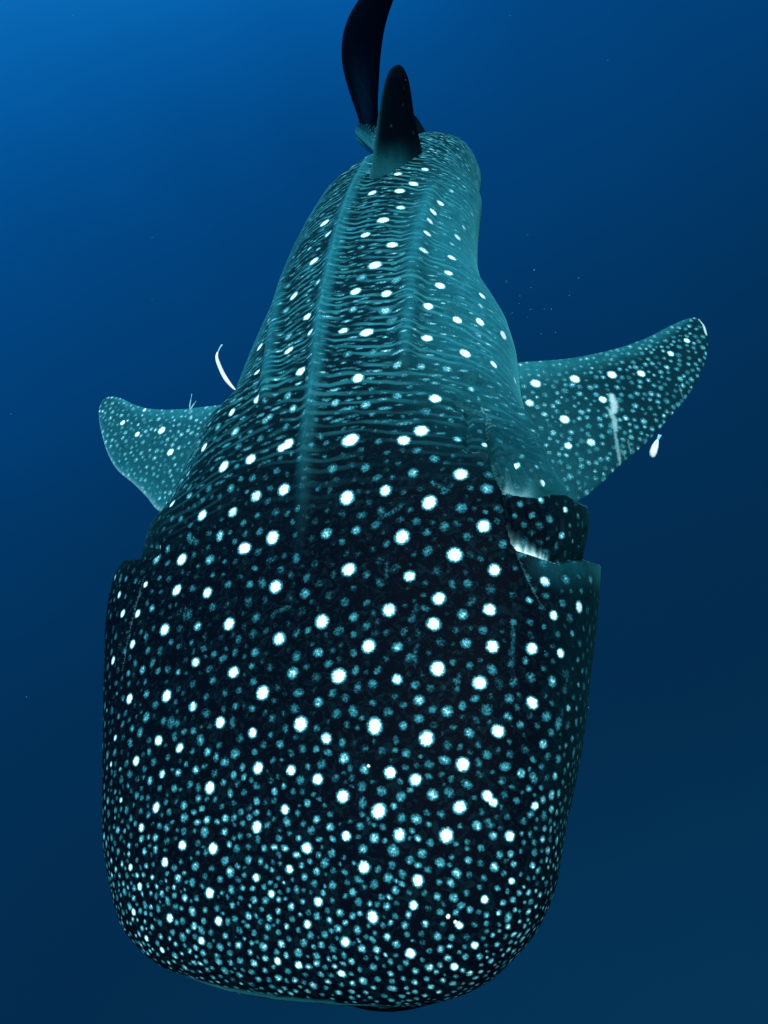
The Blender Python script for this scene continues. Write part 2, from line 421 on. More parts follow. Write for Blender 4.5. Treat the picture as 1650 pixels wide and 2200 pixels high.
for _l, _a in (([(1062,950),(1085,1000),(1100,1045)], -.010), ([(1075,945),(1110,990),(1145,1040)], -.010), ([(1085,935),(1130,970),(1185,1010)], -.012),
               ([(1070,965),(1092,1010),(1108,1050)], .008), ([(1090,950),(1140,995),(1175,1040)], .008), ([(985,888),(1015,884),(1046,890)], .016), ([(1010,900),(1006,940),(1000,985)], -.010),
               ([(1190,1075),(1215,1110),(1225,1170)], -.008), ([(1130,1085),(1150,1120),(1160,1165)], -.007), ([(318,1130),(312,1160),(308,1195)], -.010), ([(352,1100),(330,1150),(320,1200)], -.010),
               ([(440,905),(432,940),(412,985),(385,1040),(352,1092)], -.012)):
    CV.line(disp, _l, 6, _a, 'add', stepx=1.5, tap=25)
# gentle muscle unevenness
yy = np.linspace(0, 1, ns)[:, None]; tt = phi[None, :]
disp += 0.0035 * np.sin(yy * 38 + 2.3 * np.sin(tt * 2)) * np.sin(tt * 5 + yy * 9) * sstep(0.25, 0.5, yy)
G = B0 + NR * disp[..., None]

# ---- colour marks, measured on the photograph in four-figure tiles (x, y, radius, brightness; three units to a photo pixel)
TILE_A = (200, 1150, [(567,155,45,1),(742,155,38,.7),(975,85,45,1),(1155,20,50,1),(540,355,42,1),(735,368,42,.95),(1175,335,48,1),(1015,318,35,.5),(870,318,32,.4),(1370,375,40,.6),(1530,390,40,.2),(1320,155,35,.35),(1435,190,40,.2),(340,318,24,1),(425,275,24,.5),(385,470,28,.75),(290,505,30,1),(190,503,32,1),(470,610,42,1),(677,588,34,.8),(880,570,44,1),(1045,530,35,.4),(1480,555,52,.95),(1195,668,46,.9),(255,702,30,1),(345,655,24,.5),(145,650,28,.4),(128,808,30,1),(660,820,36,.9),(560,715,28,.3),(430,745,35,.3),(775,765,28,.45),(1045,752,34,.55),(900,885,40,1),(1285,890,42,.85),(1445,757,38,.65),(1585,905,52,1),(1140,850,35,.2),(1435,915,40,.25),(315,865,32,.7),(225,890,24,.65),(420,875,32,.45),(547,882,26,.6),(765,935,30,.5),(645,960,35,.25),(475,1035,42,1),(230,1055,34,1),(340,1022,32,.6),(1090,1018,50,1),(845,1020,28,.35),(1445,1078,38,.65),(648,1105,34,.9),(915,1105,28,.45),(1150,1180,34,.35),(825,1205,40,1),(345,1175,32,.65),(1340,1218,50,1),(1570,1150,34,.5),(500,1205,40,.4),(455,1195,30,.4),(540,1210,30,.4),(650,1260,30,.5),(1032,1275,36,.95),(1500,1312,40,.95),(250,1245,28,.6),(418,1322,38,1),(145,1308,22,.95),(555,1370,34,1),(735,1395,28,.75),(1210,1350,32,.6),(1355,1378,34,.4),(910,1410,36,.6),(645,1392,28,.35),(485,1430,26,.4),(280,1455,34,1),(1612,1435,36,.85),(1160,1450,28,.35),(115,1475,18,.95),(175,1505,16,.8),(390,1460,32,.35),(1067,1500,38,1),(1278,1513,36,1),(1448,1575,40,1),(448,1540,26,.9),(550,1530,28,.75),(662,1510,28,.75),(785,1535,28,.4),(900,1548,26,.65),(1190,1557,24,.3),(362,1583,28,.75),(285,1570,28,.3),(750,1630,40,1),(520,1630,26,.6),(625,1605,26,.5),(225,1615,20,.5),(430,1625,22,.4),(88,1130,16,.8),(165,1165,24,.5),(150,1020,16,.6),(110,980,14,.5),(80,935,12,.5),(150,270,24,.8),(170,385,26,.9),(215,280,24,.6),(275,295,24,.5),(205,395,22,.4),(110,520,25,.4),(135,365,20,.4),(405,75,22,1),(475,90,24,.6),(635,30,35,.4),(810,10,28,.85),(850,170,20,.5)])
TILE_B = (750, 1150, [(345,15,48,1),(500,100,36,.5),(680,128,52,1),(390,262,40,.95),(942,222,40,1),(5,222,50,1),(770,310,34,.5),(905,345,45,.25),(575,408,48,1),(260,485,48,.95),(540,572,46,1),(905,480,44,1),(725,508,38,.75),(35,527,36,.6),(120,715,48,1),(305,718,40,.7),(925,718,46,1),(748,695,36,.65),(585,690,38,.25),(570,860,50,1),(310,930,38,.9),(838,950,50,1),(690,940,30,.3),(690,990,28,.25),(160,955,34,.5),(445,1062,36,.8),(630,1135,40,.7),(880,1125,40,.45),(1028,1050,34,.6),(1185,1080,42,.95),(1310,940,36,.65),(1170,915,38,.4),(1180,730,40,.95),(1365,760,34,.95),(1275,770,24,.3),(1160,415,26,.8),(1265,300,34,.9),(1395,285,38,.55),(1550,285,34,.6),(1490,360,26,.4),(1370,440,32,.5),(1320,515,34,.95),(1480,460,38,.95),(1440,630,28,.6),(1515,600,24,.4),(1345,640,28,.4),(1170,560,30,.3),(1055,560,28,.45),(1055,640,24,.3),(1055,380,30,.25),(1045,830,30,.35),(1480,800,24,.6),(1540,740,18,.5),(1480,965,22,.65),(1415,1115,26,.75),(1310,1085,26,.3),(165,1232,52,1),(355,1230,34,.6),(502,1307,50,1),(775,1275,36,.7),(965,1262,44,1),(1100,1222,32,.5),(1210,1225,26,.3),(1250,1345,34,.8),(1400,1355,22,.6),(1505,1235,16,.5),(635,1355,34,.35),(365,1405,34,.6),(210,1390,34,.3),(100,1370,30,.3),(890,1415,34,.55),(1030,1410,32,.35),(1130,1380,34,.25),(735,1477,46,1),(262,1530,42,1),(105,1510,34,.75),(425,1577,40,.95),(1110,1535,32,.75),(985,1580,28,.4),(1240,1490,26,.4),(1330,1555,28,.7),(1455,1465,18,.55),(520,1480,36,.35),(835,1540,32,.25),(80,1620,34,.45),(205,1645,30,.5),(1240,1625,24,.45),(1395,1620,18,.4),(1075,215,24,.3),(850,155,30,.3),(995,60,34,.45),(1195,340,22,.4),(1235,470,22,.4),(1255,590,22,.4)])
TILE_C = (200, 1650, [(448,38,28,.75),(550,30,28,.6),(362,80,28,.75),(430,130,24,.45),(520,132,26,.65),(628,110,28,.45),(750,130,42,1),(900,48,26,.65),(978,155,26,.5),(1165,150,26,.8),(1290,150,24,.45),(1610,182,44,1),(285,175,26,.55),(355,190,22,.5),(180,205,18,.9),(405,255,32,1),(590,243,28,.65),(700,262,26,.65),(825,250,20,.45),(905,225,20,.35),(1055,213,28,.75),(1235,265,32,1),(1380,223,26,.7),(1450,200,20,.45),(950,285,24,.6),(490,285,26,.5),(585,322,32,.75),(735,335,30,.8),(855,325,28,.8),(1060,380,38,1),(310,385,28,.95),(245,325,22,.6),(305,280,22,.5),(475,385,28,.6),(720,415,34,.65),(850,412,30,.65),(580,408,26,.5),(950,435,26,.4),(1195,455,26,.6),(1270,420,20,.45),(1440,330,26,.75),(1530,378,28,.8),(1530,300,24,.5),(1360,360,24,.4),(1635,440,34,1),(405,450,28,.75),(200,405,16,.8),(245,435,22,.35),(580,497,34,1),(770,522,40,1),(930,522,28,.6),(1005,508,24,.4),(1100,520,26,.8),(1378,515,38,1),(1450,560,26,.55),(1540,550,32,.65),(1620,575,22,.4),(680,485,26,.45),(480,470,28,.4),(235,500,22,.65),(330,540,24,.85),(240,640,26,1),(345,630,22,.8),(280,595,20,.6),(462,608,34,1),(660,632,34,.8),(565,605,24,.45),(765,645,28,.55),(855,595,32,.65),(1005,590,28,.7),(885,668,36,.9),(1265,655,32,1),(1345,628,22,.75),(1435,670,30,.8),(1550,660,26,.45),(970,690,22,.65),(1055,705,32,1),(545,712,36,.85),(385,705,24,.75),(325,690,22,.65),(635,738,30,.65),(720,700,26,.5),(815,718,28,.55),(1190,710,22,.55),(1420,745,30,.55),(1545,758,32,.7),(1640,740,26,.5),(298,765,28,1),(195,745,22,.85),(750,808,42,1),(890,785,30,.7),(1105,765,24,.7),(1148,810,30,1),(595,835,32,.9),(520,820,26,.75),(445,808,26,.8),(670,838,26,.55),(1260,785,24,.5),(1355,790,22,.45),(180,820,18,.85),(235,815,22,.6),(955,838,22,.6),(1035,852,28,.8),(1450,862,38,1),(1545,850,28,.45),(1345,860,24,.8),(1280,895,30,.95),(1195,925,26,.85),(900,885,26,.8),(800,905,28,.6),(720,915,28,.6),(640,925,34,.85),(535,890,28,.6),(370,895,24,.9),(260,930,26,1),(150,895,16,.8),(1085,910,22,.6),(1000,955,30,.9),(1135,968,26,.95),(910,972,28,.7),(810,985,36,1),(715,985,24,.75),(580,985,30,.6),(495,965,36,1),(650,1020,34,.95),(1380,1005,34,1),(1440,955,32,.7),(1590,935,34,.8),(1510,920,26,.5),(1285,975,28,.6),(1245,1022,26,.85),(1195,988,22,.6),(1125,1028,28,.85),(1190,1060,24,.75),(1075,988,24,.55),(1575,1035,32,.8),(1500,1075,34,.6),(1405,1075,32,.6),(1320,1045,26,.65),(380,1025,24,.8),(335,990,20,.85),(430,1000,28,.6),(220,995,18,.85),(345,1100,26,1),(275,1080,18,.8),(230,1075,16,.9),(435,1085,26,.75),(575,1090,34,.7),(510,1060,26,.7),(700,1115,34,1),(760,1060,30,.5),(660,1085,26,.55),(855,1082,28,.85),(945,1045,32,.55),(1040,1065,26,.7),(1115,1090,28,.6),(1265,1100,28,.55),(940,1140,34,.95),(820,1155,30,.8),(1095,1152,34,.95),(1215,1135,32,.95),(1355,1125,34,.8),(1470,1140,30,.7),(1545,1165,34,.65),(1625,1120,42,1),(1320,1190,38,.8),(1180,1185,28,.65),(1025,1130,22,.7),(755,1145,28,.6),(445,1175,26,1),(525,1210,28,.9),(620,1180,26,.75),(710,1195,28,.85),(800,1212,32,.6),(880,1195,26,.7),(1010,1190,26,.85),(1110,1225,28,.85),(1185,1245,34,1),(1245,1210,26,.8),(1445,1210,30,.75),(1325,1268,34,1),(1440,1260,30,.9),(1040,1258,34,.95),(950,1245,32,.7),(810,1250,34,.85),(725,1250,26,.65),(650,1255,26,.9),(1500,1282,26,.65),(1600,1330,34,1),(1260,1310,28,.7),(1110,1305,28,.7),(1025,1315,28,.75),(850,1308,36,.75),(735,1300,28,.65),(940,1332,30,.8),(1195,1350,32,.95),(1300,1370,28,.85),(1370,1335,28,.6),(1470,1330,30,.7),(1420,1405,38,.95),(1065,1362,28,.8),(1155,1408,26,.65),(1235,1418,26,.7),(1305,1435,26,.75),(1580,1447,30,.8),(1600,1400,26,.65),(1500,1420,26,.6),(1475,1460,24,.6),(1385,1440,28,.7),(1130,1362,24,.65),(640,1310,24,.6),(575,1300,22,.5),(820,1345,24,.6),(900,1362,22,.5)])
TILE_D = (750, 1650, [(540,170,38,.85),(80,125,30,.5),(210,150,32,.6),(335,183,32,.7),(190,280,48,1),(335,320,34,.5),(440,330,34,.7),(515,360,22,.6),(600,303,32,.45),(715,255,42,.95),(895,180,36,1),(935,220,30,.95),(1080,210,26,.55),(1200,248,28,.95),(1340,285,22,.65),(1130,340,30,.45),(1020,315,26,.4),(820,370,34,.8),(632,435,48,1),(712,375,22,.5),(330,430,42,.95),(165,452,36,.85),(68,375,28,.55),(220,380,28,.4),(1032,440,36,.95),(1245,460,24,.85),(1205,390,22,.45),(1320,510,14,.7),(525,480,30,.6),(850,520,28,.6),(760,480,26,.4),(760,520,22,.4),(1130,480,22,.4),(970,560,28,.6),(85,525,36,.7),(280,530,42,.75),(470,550,34,.65),(395,592,30,.7),(275,625,34,.5),(580,612,34,.8),(660,575,24,.55),(768,592,28,.7),(850,615,28,.5),(940,640,34,.9),(1065,620,26,.75),(1180,628,26,.85),(1285,640,18,.75),(1240,600,18,.5),(100,640,46,1),(690,680,34,.9),(510,655,30,.5),(258,708,36,.65),(450,728,44,1),(585,735,28,.6),(775,690,24,.5),(870,710,28,.6),(1000,680,26,.45),(1050,728,28,.95),(1110,685,18,.6),(1190,710,18,.6),(1250,710,16,.8),(160,750,36,.6),(20,800,32,.85),(300,790,32,.7),(215,835,28,.65),(960,775,24,.75),(845,770,24,.55),(1125,765,18,.7),(1205,795,18,.8),(570,828,30,.7),(670,835,36,.75),(760,810,28,.6),(870,850,34,1),(415,885,38,1),(390,800,26,.35),(485,805,30,.4),(60,865,34,.5),(180,880,26,.55),(300,870,26,.35),(990,868,24,.75),(1060,850,26,.7),(1130,865,18,.65),(780,915,28,.8),(585,930,28,.75),(685,935,24,.7),(510,905,26,.4),(965,932,26,.85),(1068,912,20,.8),(150,962,46,1),(20,950,28,.7),(300,955,28,.5),(490,1003,32,.9),(360,1015,32,.8),(705,1012,34,1),(608,1005,26,.55),(810,1010,26,.55),(885,1003,26,.65),(965,1010,20,.65),(1028,1025,26,.95),(1100,988,18,.75),(1165,1000,14,.7),(50,1045,36,.75),(215,1015,28,.4),(240,1088,32,.9),(300,1135,32,.75),(370,1075,26,.55),(465,1070,28,.5),(470,1120,26,.45),(572,1082,32,.8),(665,1095,28,.7),(760,1090,28,.5),(865,1095,22,.6),(925,1080,24,.85),(1010,1090,26,.55),(78,1165,34,.9),(180,1170,34,.9),(398,1195,42,1),(515,1175,28,.65),(592,1170,32,.85),(810,1145,34,1),(745,1150,22,.6),(955,1140,24,.85),(885,1145,20,.5),(1075,1125,20,.75),(635,1225,34,.75),(750,1215,28,.75),(840,1215,30,.8),(930,1200,18,.5),(995,1205,20,.85),(915,1245,28,.9),(955,1280,20,.7),(20,1245,30,.8),(265,1248,28,.7),(155,1280,32,.75),(105,1225,26,.4),(470,1235,24,.55),(515,1285,36,.95),(680,1280,36,1),(325,1290,26,.65),(425,1310,30,.8),(565,1315,26,.7),(775,1325,32,.9),(270,1325,28,.85),(350,1355,26,.7),(90,1370,34,.9),(185,1360,26,.7),(500,1360,26,.8),(605,1365,28,.75),(690,1345,26,.6),(420,1380,26,.9),(280,1375,26,.65),(525,1408,30,.95),(670,1390,30,.85),(790,1390,26,.75),(715,1420,26,.55),(275,1422,36,.95),(368,1420,24,.75),(580,1445,28,.9),(425,1442,26,.95),(490,1465,26,.85),(632,1465,24,.75),(340,1470,28,.8),(225,1470,28,.6),(105,1448,26,.7),(20,1440,28,.8),(20,1480,28,.75),(435,1490,28,.6),(440,1520,30,.7),(320,1515,28,.7),(175,1505,26,.6),(100,1500,22,.5),(880,1340,24,.6),(850,1270,22,.6)])
TILE_E = (300, 750, [(415,633,34,1),(548,760,46,1),(718,713,46,1),(955,612,46,1),(920,638,36,1),(310,798,30,.75),(448,900,34,.45),(325,945,32,.75),(405,1072,44,1),(590,900,34,.55),(750,950,42,.9),(930,905,46,.95),(600,1050,40,.9),(265,1095,26,.6),(515,1195,34,.8),(680,1285,46,1),(860,1210,50,1),(735,835,34,.45),(890,785,30,.4),(210,995,28,1),(210,900,18,.8),(112,1275,20,.95),(180,1280,24,.6),(505,500,34,.7),(618,532,38,.85),(595,405,30,.95),(805,455,36,.7),(835,432,30,.7),(985,380,36,.85),(950,298,34,.7),(775,575,34,.5),(640,630,36,.45),(935,500,36,.45),(815,340,26,.5),(755,320,34,1),(760,148,32,1),(1040,145,42,1),(955,15,34,.9),(1095,205,26,.6),(1080,430,26,.65),(1075,520,22,.4),(1045,715,28,.55),(1020,1030,30,.5),(1360,592,56,1),(1540,600,30,.5),(1410,185,44,1),(1260,350,34,.75),(1455,360,36,.75),(1240,770,40,.6),(1450,765,38,.6),(1335,955,52,1),(1580,910,44,.95),(1200,1190,40,.8),(1390,1165,36,.7),(1340,30,28,.5),(1500,15,36,.6),(1200,230,28,.35),(1145,470,26,.35),(670,1120,30,.45),(765,1075,30,.35),(880,1050,36,.3),(310,1205,30,.4),(360,1240,30,.35),(1010,1200,26,.35),(1475,980,30,.2),(1115,1010,30,.15),(1020,1340,30,.4)])
TILE_F = (650, 750, [(612,105,36,.8),(765,108,34,.7),(930,130,38,.75),(855,318,42,1),(612,300,36,.65),(685,240,28,.4),(765,530,52,1),(650,592,42,1),(800,405,42,.5),(1020,805,50,1),(850,705,34,.6),(710,800,36,.8),(825,990,50,1),(1190,900,42,.65),(1030,1025,42,.6),(1172,1145,50,1),(645,1208,50,1),(910,1145,36,.5),(740,1110,38,.3),(1060,1210,38,.35),(1085,255,28,.85),(1000,575,32,.85),(1180,610,24,.9),(1040,365,18,.6),(955,460,28,.5),(1240,485,22,.5),(1330,485,20,.45),(1390,725,28,.9),(1520,745,22,.8),(1565,835,30,.95),(1415,690,22,.5),(1485,820,22,.35),(1360,580,22,.7),(1255,350,24,.6),(1145,180,24,.5),(1230,105,36,1),(1370,205,28,1),(1055,30,38,1),(1180,1055,20,.5),(1290,1260,34,.4),(1535,975,28,.85),(1485,1060,22,.6),(1610,1080,30,.45),(1400,1000,26,.5),(1440,1110,24,.4),(1370,1060,20,.5)])
TILE_G = (550, 280, [(958,130,26,.95),(865,178,26,.8),(985,245,22,.75),(790,278,28,.95),(915,287,30,.95),(1090,253,28,.95),(1015,342,34,1),(1075,310,22,.6),(925,393,38,1),(750,408,34,.95),(770,480,30,.5),(935,498,34,.9),(900,540,26,.5),(1148,180,26,.6),(1245,125,18,.5),(1240,155,18,.5),(1165,100,18,.5),(1165,48,16,.4),(1345,255,20,.6),(1350,190,18,.5),(1305,310,22,.65),(1260,390,28,.85),(1220,428,20,.6),(1188,468,32,1),(1140,533,32,1),(1120,598,28,.9),(1450,390,26,.6),(1425,450,22,.5),(1390,540,28,.7),(1365,580,22,.4),(1340,630,30,.85),(1450,300,22,.5),(820,578,44,1),(718,610,28,.5),(705,670,38,.95),(875,740,42,1),(680,750,32,.6),(790,782,32,.55),(940,810,34,.6),(1100,680,34,1),(1300,690,32,.9),(1265,735,26,.8),(1095,745,30,.5),(1080,795,34,.9),(1262,820,36,1),(1210,810,24,.4),(765,870,48,1),(680,945,44,.65),(910,972,42,.65),(1055,850,34,.5),(1240,920,34,1),(1180,930,28,.5),(645,1037,42,1),(838,1055,40,1),(1068,1020,32,.5),(1185,1008,40,1),(630,1155,34,.75),(835,1165,46,.8),(880,1230,44,.6),(1110,1137,38,1),(1460,1062,32,1),(1450,1130,34,.8),(1300,1222,40,1),(1445,1232,38,1),(565,1292,38,.95),(715,1300,46,1),(1100,1335,44,1),(1430,1320,36,.7),(1590,1322,40,1),(1350,1440,44,1),(590,1440,34,.6),(445,600,38,1),(468,668,30,.9),(345,765,24,.85),(400,768,22,.8),(372,845,38,1),(438,875,24,.5),(338,945,24,.55),(400,985,32,.85),(430,1035,24,.5),(205,1005,34,.6),(245,1065,40,.95),(340,1100,26,.6),(195,1155,36,.7),(335,1203,38,1),(360,1320,34,.9),(345,1270,22,.6),(210,1335,38,.7),(212,1420,42,.95),(25,1395,34,1),(75,1220,30,.7),(550,440,26,.6),(430,550,28,.6),(45,1290,30,.5),(785,370,26,.4)])
FLAP = [(565,1158,20,.7),(715,1205,22,.9),(725,1330,24,.7),(625,1250,26,.5),(795,1240,18,.6),(760,1285,18,.5),(520,1230,16,.6),(480,1280,20,.4),(640,1350,18,.3),(800,1370,16,.6)]
LINES = [(200,1150,3,[((605,440),(585,570)),((1140,510),(1290,450)),((1110,190),(1210,130)),((345,600),(345,710)),((640,1350),(700,1320))],9,.3),
    (750,1150,3,[((240,150),(248,220),(235,300)),((440,420),(400,580)),((425,700),(430,870)),((720,870),(690,960),(680,1030)),((1055,520),(1055,700),(1045,870)),((1420,860),(1390,1000)),((830,1130),(930,1090))],9,.3),
    (300,750,3,[((425,770),(455,720),(505,675),(565,640)),((600,640),(680,628)),((1300,280),(1420,285)),((1470,265),(1550,240)),((1240,460),(1330,465)),((1000,90),(1060,45)),((920,100),(990,80)),((660,150),(780,40)),((690,300),(775,230)),((650,190),(720,110))],6,.42),
    (650,750,3,[((470,1100),(580,1050),(660,980)),((840,860),(960,930)),((730,385),(850,430))],10,.33),
    (550,280,3,[((720,1430),(780,1400),(860,1370)),((930,1370),(970,1395),(1130,1430)),((830,1310),(900,1290),(960,1300)),((1020,1170),(1080,1215),(1150,1245)),((1210,1260),(1300,1300)),((880,680),(960,695)),((620,930),(740,965)),((880,915),(980,905)),((640,1110),(780,1110)),((1500,1370),(1640,1470)),((1150,1440),(1290,1480)),((165,1485),(240,1480),(310,1450)),((200,1240),(290,1180)),((1040,610),(1000,620)),((1270,920),(1400,1020)),((1180,1120),(1400,1250))],8,.45),
    (950,640,2.661,[((200,445),(290,480),(400,560),(460,640)),((120,560),(130,650)),((280,130),(400,300)),((300,560),(420,640)),((470,720),(560,880))],8,.42)]
spot = np.zeros_like(disp)
centers = []
def put(u, v, rp, b):
    sn = float(sstep(1750, 1950, v)); rp *= 1 - 0.16 * sn
    if b < 1: b *= 1 - 0.08 * sn
    i, j, d, q = CV.find(u, v)
    if q > 400 + d * 60: return
    hard = 1.0 if b > 0.88 else (0.45 if b > 0.6 else 0.15)
    r = rp * d / F
    if b <= 0.88: r *= 1.0
    sx = 1.0 + random.uniform(-0.12, 0.18)
    a = random.uniform(0, 6.28); ax = np.array([math.cos(a), math.sin(a), 0])
    CV.paint(spot, (i, j), r, b * (1.0 if b > 0.88 else 0.92), hard, stretch=(ax, sx))
    centers.append((*B0[i, j], r))
for x0, y0, lst in (TILE_A, TILE_B, TILE_C, TILE_D, TILE_E, TILE_F, TILE_G):
    for X, Y, R_, b in lst: put(x0 + X / 3, y0 + Y / 3, R_ / 3, b)
for X, Y, R_, b in FLAP: put(950 + X / 2.661, 640 + Y / 2.661, R_ / 2.661, b)
put(335, 1200, 14, .75)
for x0, y0, k, lst, r_, b in LINES:
    for ln in lst:
        CV.line(spot, [(x0 + X / k, y0 + Y / k) for X, Y in ln], r_ / k * 3 / 1.3, b * 0.62, stepx=2.0, tap=12)
print('spots', len(centers))
# smaller spots between the measured ones and over the flanks out of sight, denser towards the snout
CC = np.array(centers)
AR = np.empty((9000, 4)); na = len(CC); AR[:na] = CC
nf = 0
cross = np.roll(B0, -1, 1) - np.roll(B0, 1, 1); cross /= np.linalg.norm(cross, axis=-1)[..., None] + 1e-9
YK = [-0.15, 0.05, 0.2, 0.4, 0.7, 1.05, 1.3, 2.9]
PASSES = [([.0062, .0068, .010, .019, .024, .024, .016, .012], [.0060, .0064, .0078, .0100, .0115, .0100, .0085, .0075], [.80, .74, .58, .40, .25, .30, .54, .58], 20000),
          ([.0050, .0052, .006, .010, .013, .013, .009, .008], [.0045, .0048, .0060, .0075, .0080, .0080, .0060, .0055], [.60, .54, .42, .22, .15, .18, .34, .36], 16000)]
for gk, rk, bk, nc_ in PASSES:
    ci = rng.integers(2, ns - 40, nc_); cj = rng.integers(0, 540, nc_)
    for i, j in zip(ci, cj):
        p = B0[i, j]; y = p[1]
        if y > 1.15 and np.sin(phi[j]) < -0.1: continue
        g_, r, b = np.interp(y, YK, gk), np.interp(y, YK, rk) * random.uniform(.75, 1.25), np.interp(y, YK, bk) * random.uniform(.55, 1.35)
        if (np.sqrt(((AR[:na, :3] - p) ** 2).sum(1)) - AR[:na, 3]).min() < g_ * 0.5 + r * 0.9: continue
        k_ = float(sstep(0.95, 1.35, y))
        if k_ > random.random(): ax, sx = cross[i, j], random.uniform(1.8, 3.6); r *= 0.8
        else:
            a = random.uniform(0, 6.28); ax, sx = np.array([math.cos(a), math.sin(a), 0]), random.uniform(1.0, 1.6)
        CV.paint(spot, (i, j), r, min(b, 0.82), 0.2, stretch=(ax, sx), reach=1.4 * sx)
        AR[na, :3] = p; AR[na, 3] = r * (1 + 0.3 * k_); na += 1; nf += 1
        if na >= 8990: break
print('filler', nf)
# base tone: near-black head, slate teal trunk and flanks, paler keels
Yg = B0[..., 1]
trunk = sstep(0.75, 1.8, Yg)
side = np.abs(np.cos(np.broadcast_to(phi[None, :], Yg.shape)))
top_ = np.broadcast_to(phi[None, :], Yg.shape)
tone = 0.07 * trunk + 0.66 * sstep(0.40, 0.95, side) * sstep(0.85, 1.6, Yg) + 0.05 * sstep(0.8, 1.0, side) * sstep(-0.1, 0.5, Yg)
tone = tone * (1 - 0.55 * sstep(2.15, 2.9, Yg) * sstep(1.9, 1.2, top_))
keel = np.zeros_like(disp)
CV.line(keel, MEDIAN, 21, 0.72, stepx=2, tap=420, tap2=20); CV.line(keel, MEDIAN, 7, 0.95, stepx=2, tap=620, tap2=20); CV.line(keel, KEEL_R, 17, 0.40, stepx=2, tap=60); CV.line(keel, KEEL_L, 20, 0.55, stepx=2, tap=80)
tone = tone + keel * sstep(0.55, 1.3, Yg) * 0.8
for ln, r_, a in (([(455,878),(440,915),(430,945),(414,975),(392,1020),(362,1075),(348,1095)], 2.4, .42), ([(1055,985),(1072,1020),(1086,1052)], 2.5, .3), ([(1110,1188),(1124,1215),(1150,1270),(1172,1312)], 2.2, .22), ([(308,1240),(298,1270),(285,1320),(270,1385),(262,1440)], 2.2, .3),
                  ([(1052,880),(1056,925)], 3, .35), ([(1040,868),(1046,885)], 5, .4), ([(1016,972),(1030,975)], 4, .28)):
    CV.line(pale, ln, r_, a)
tone = tone + np.where(RS & (V0 < v2 + 2), 0.34 * sstep(1030, 1110, uu) * sstep(150, 10, v2 - V0), 0) + np.where(RS & (V0 >= v1), 0.22 * sstep(70, 5, V0 - v1) * sstep(1110, 1180, uu), 0)
lip = np.zeros_like(disp)
CV.line(lip, [(375,2092),(480,2124),(600,2145),(720,2156),(850,2164)], 13, 1.0, stepx=2.0, tap=90)
spot = spot * (1 - 0.9 * np.clip(lip, 0, 1)); tone = tone + 0.34 * np.clip(lip, 0, 1)
bell = sstep(-0.25, -0.8, np.sin(np.broadcast_to(phi[None, :], Yg.shape)))
wl = sstep(0.85, 1.6, Yg) * (1 - 0.5 * keel)
Sarc = np.concatenate([[0], np.cumsum(np.linalg.norm(np.diff(C, axis=0), axis=1))])
STv = np.stack([np.broadcast_to(Sarc[:, None], Yg.shape) * 1.0 + 0.10 * np.abs(np.broadcast_to(phi[None, :], Yg.shape) - 1.57), np.broadcast_to(phi[None, :] * 0.25, Yg.shape), np.zeros_like(Yg)], -1)

shark = empty('whale_shark', (0.0, 0.9, -2.3))
tag(shark, 'huge dark whale shark covered in white spots, seen from above its head', 'whale shark')
bpy.context.view_layer.update()
def part(name, me, mat, parent=shark):
    o = link(name, me, mat, parent)
    o.matrix_parent_inverse = parent.matrix_world.inverted()
    return o
V = G.reshape(-1, 3)
cap0, cap1 = len(V), len(V) + 1
V = np.vstack([V, G[0].mean(0) + [0, -0.006, 0], G[-1].mean(0)])
Q = grid_quads(ns, nph, True)
jj = np.arange(nph); j2 = (jj + 1) % nph
tris = np.vstack([np.stack([j2, jj, np.full(nph, cap0)], -1), np.stack([(ns - 1) * nph + jj, (ns - 1) * nph + j2, np.full(nph, cap1)], -1)])
def ext(a): return np.concatenate([a.reshape(-1), [0, 0]])
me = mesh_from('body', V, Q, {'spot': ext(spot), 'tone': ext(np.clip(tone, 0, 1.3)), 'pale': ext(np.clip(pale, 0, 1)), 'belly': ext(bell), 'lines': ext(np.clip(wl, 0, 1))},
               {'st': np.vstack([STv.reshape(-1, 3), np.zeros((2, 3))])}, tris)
body = part('body', me, SKIN)

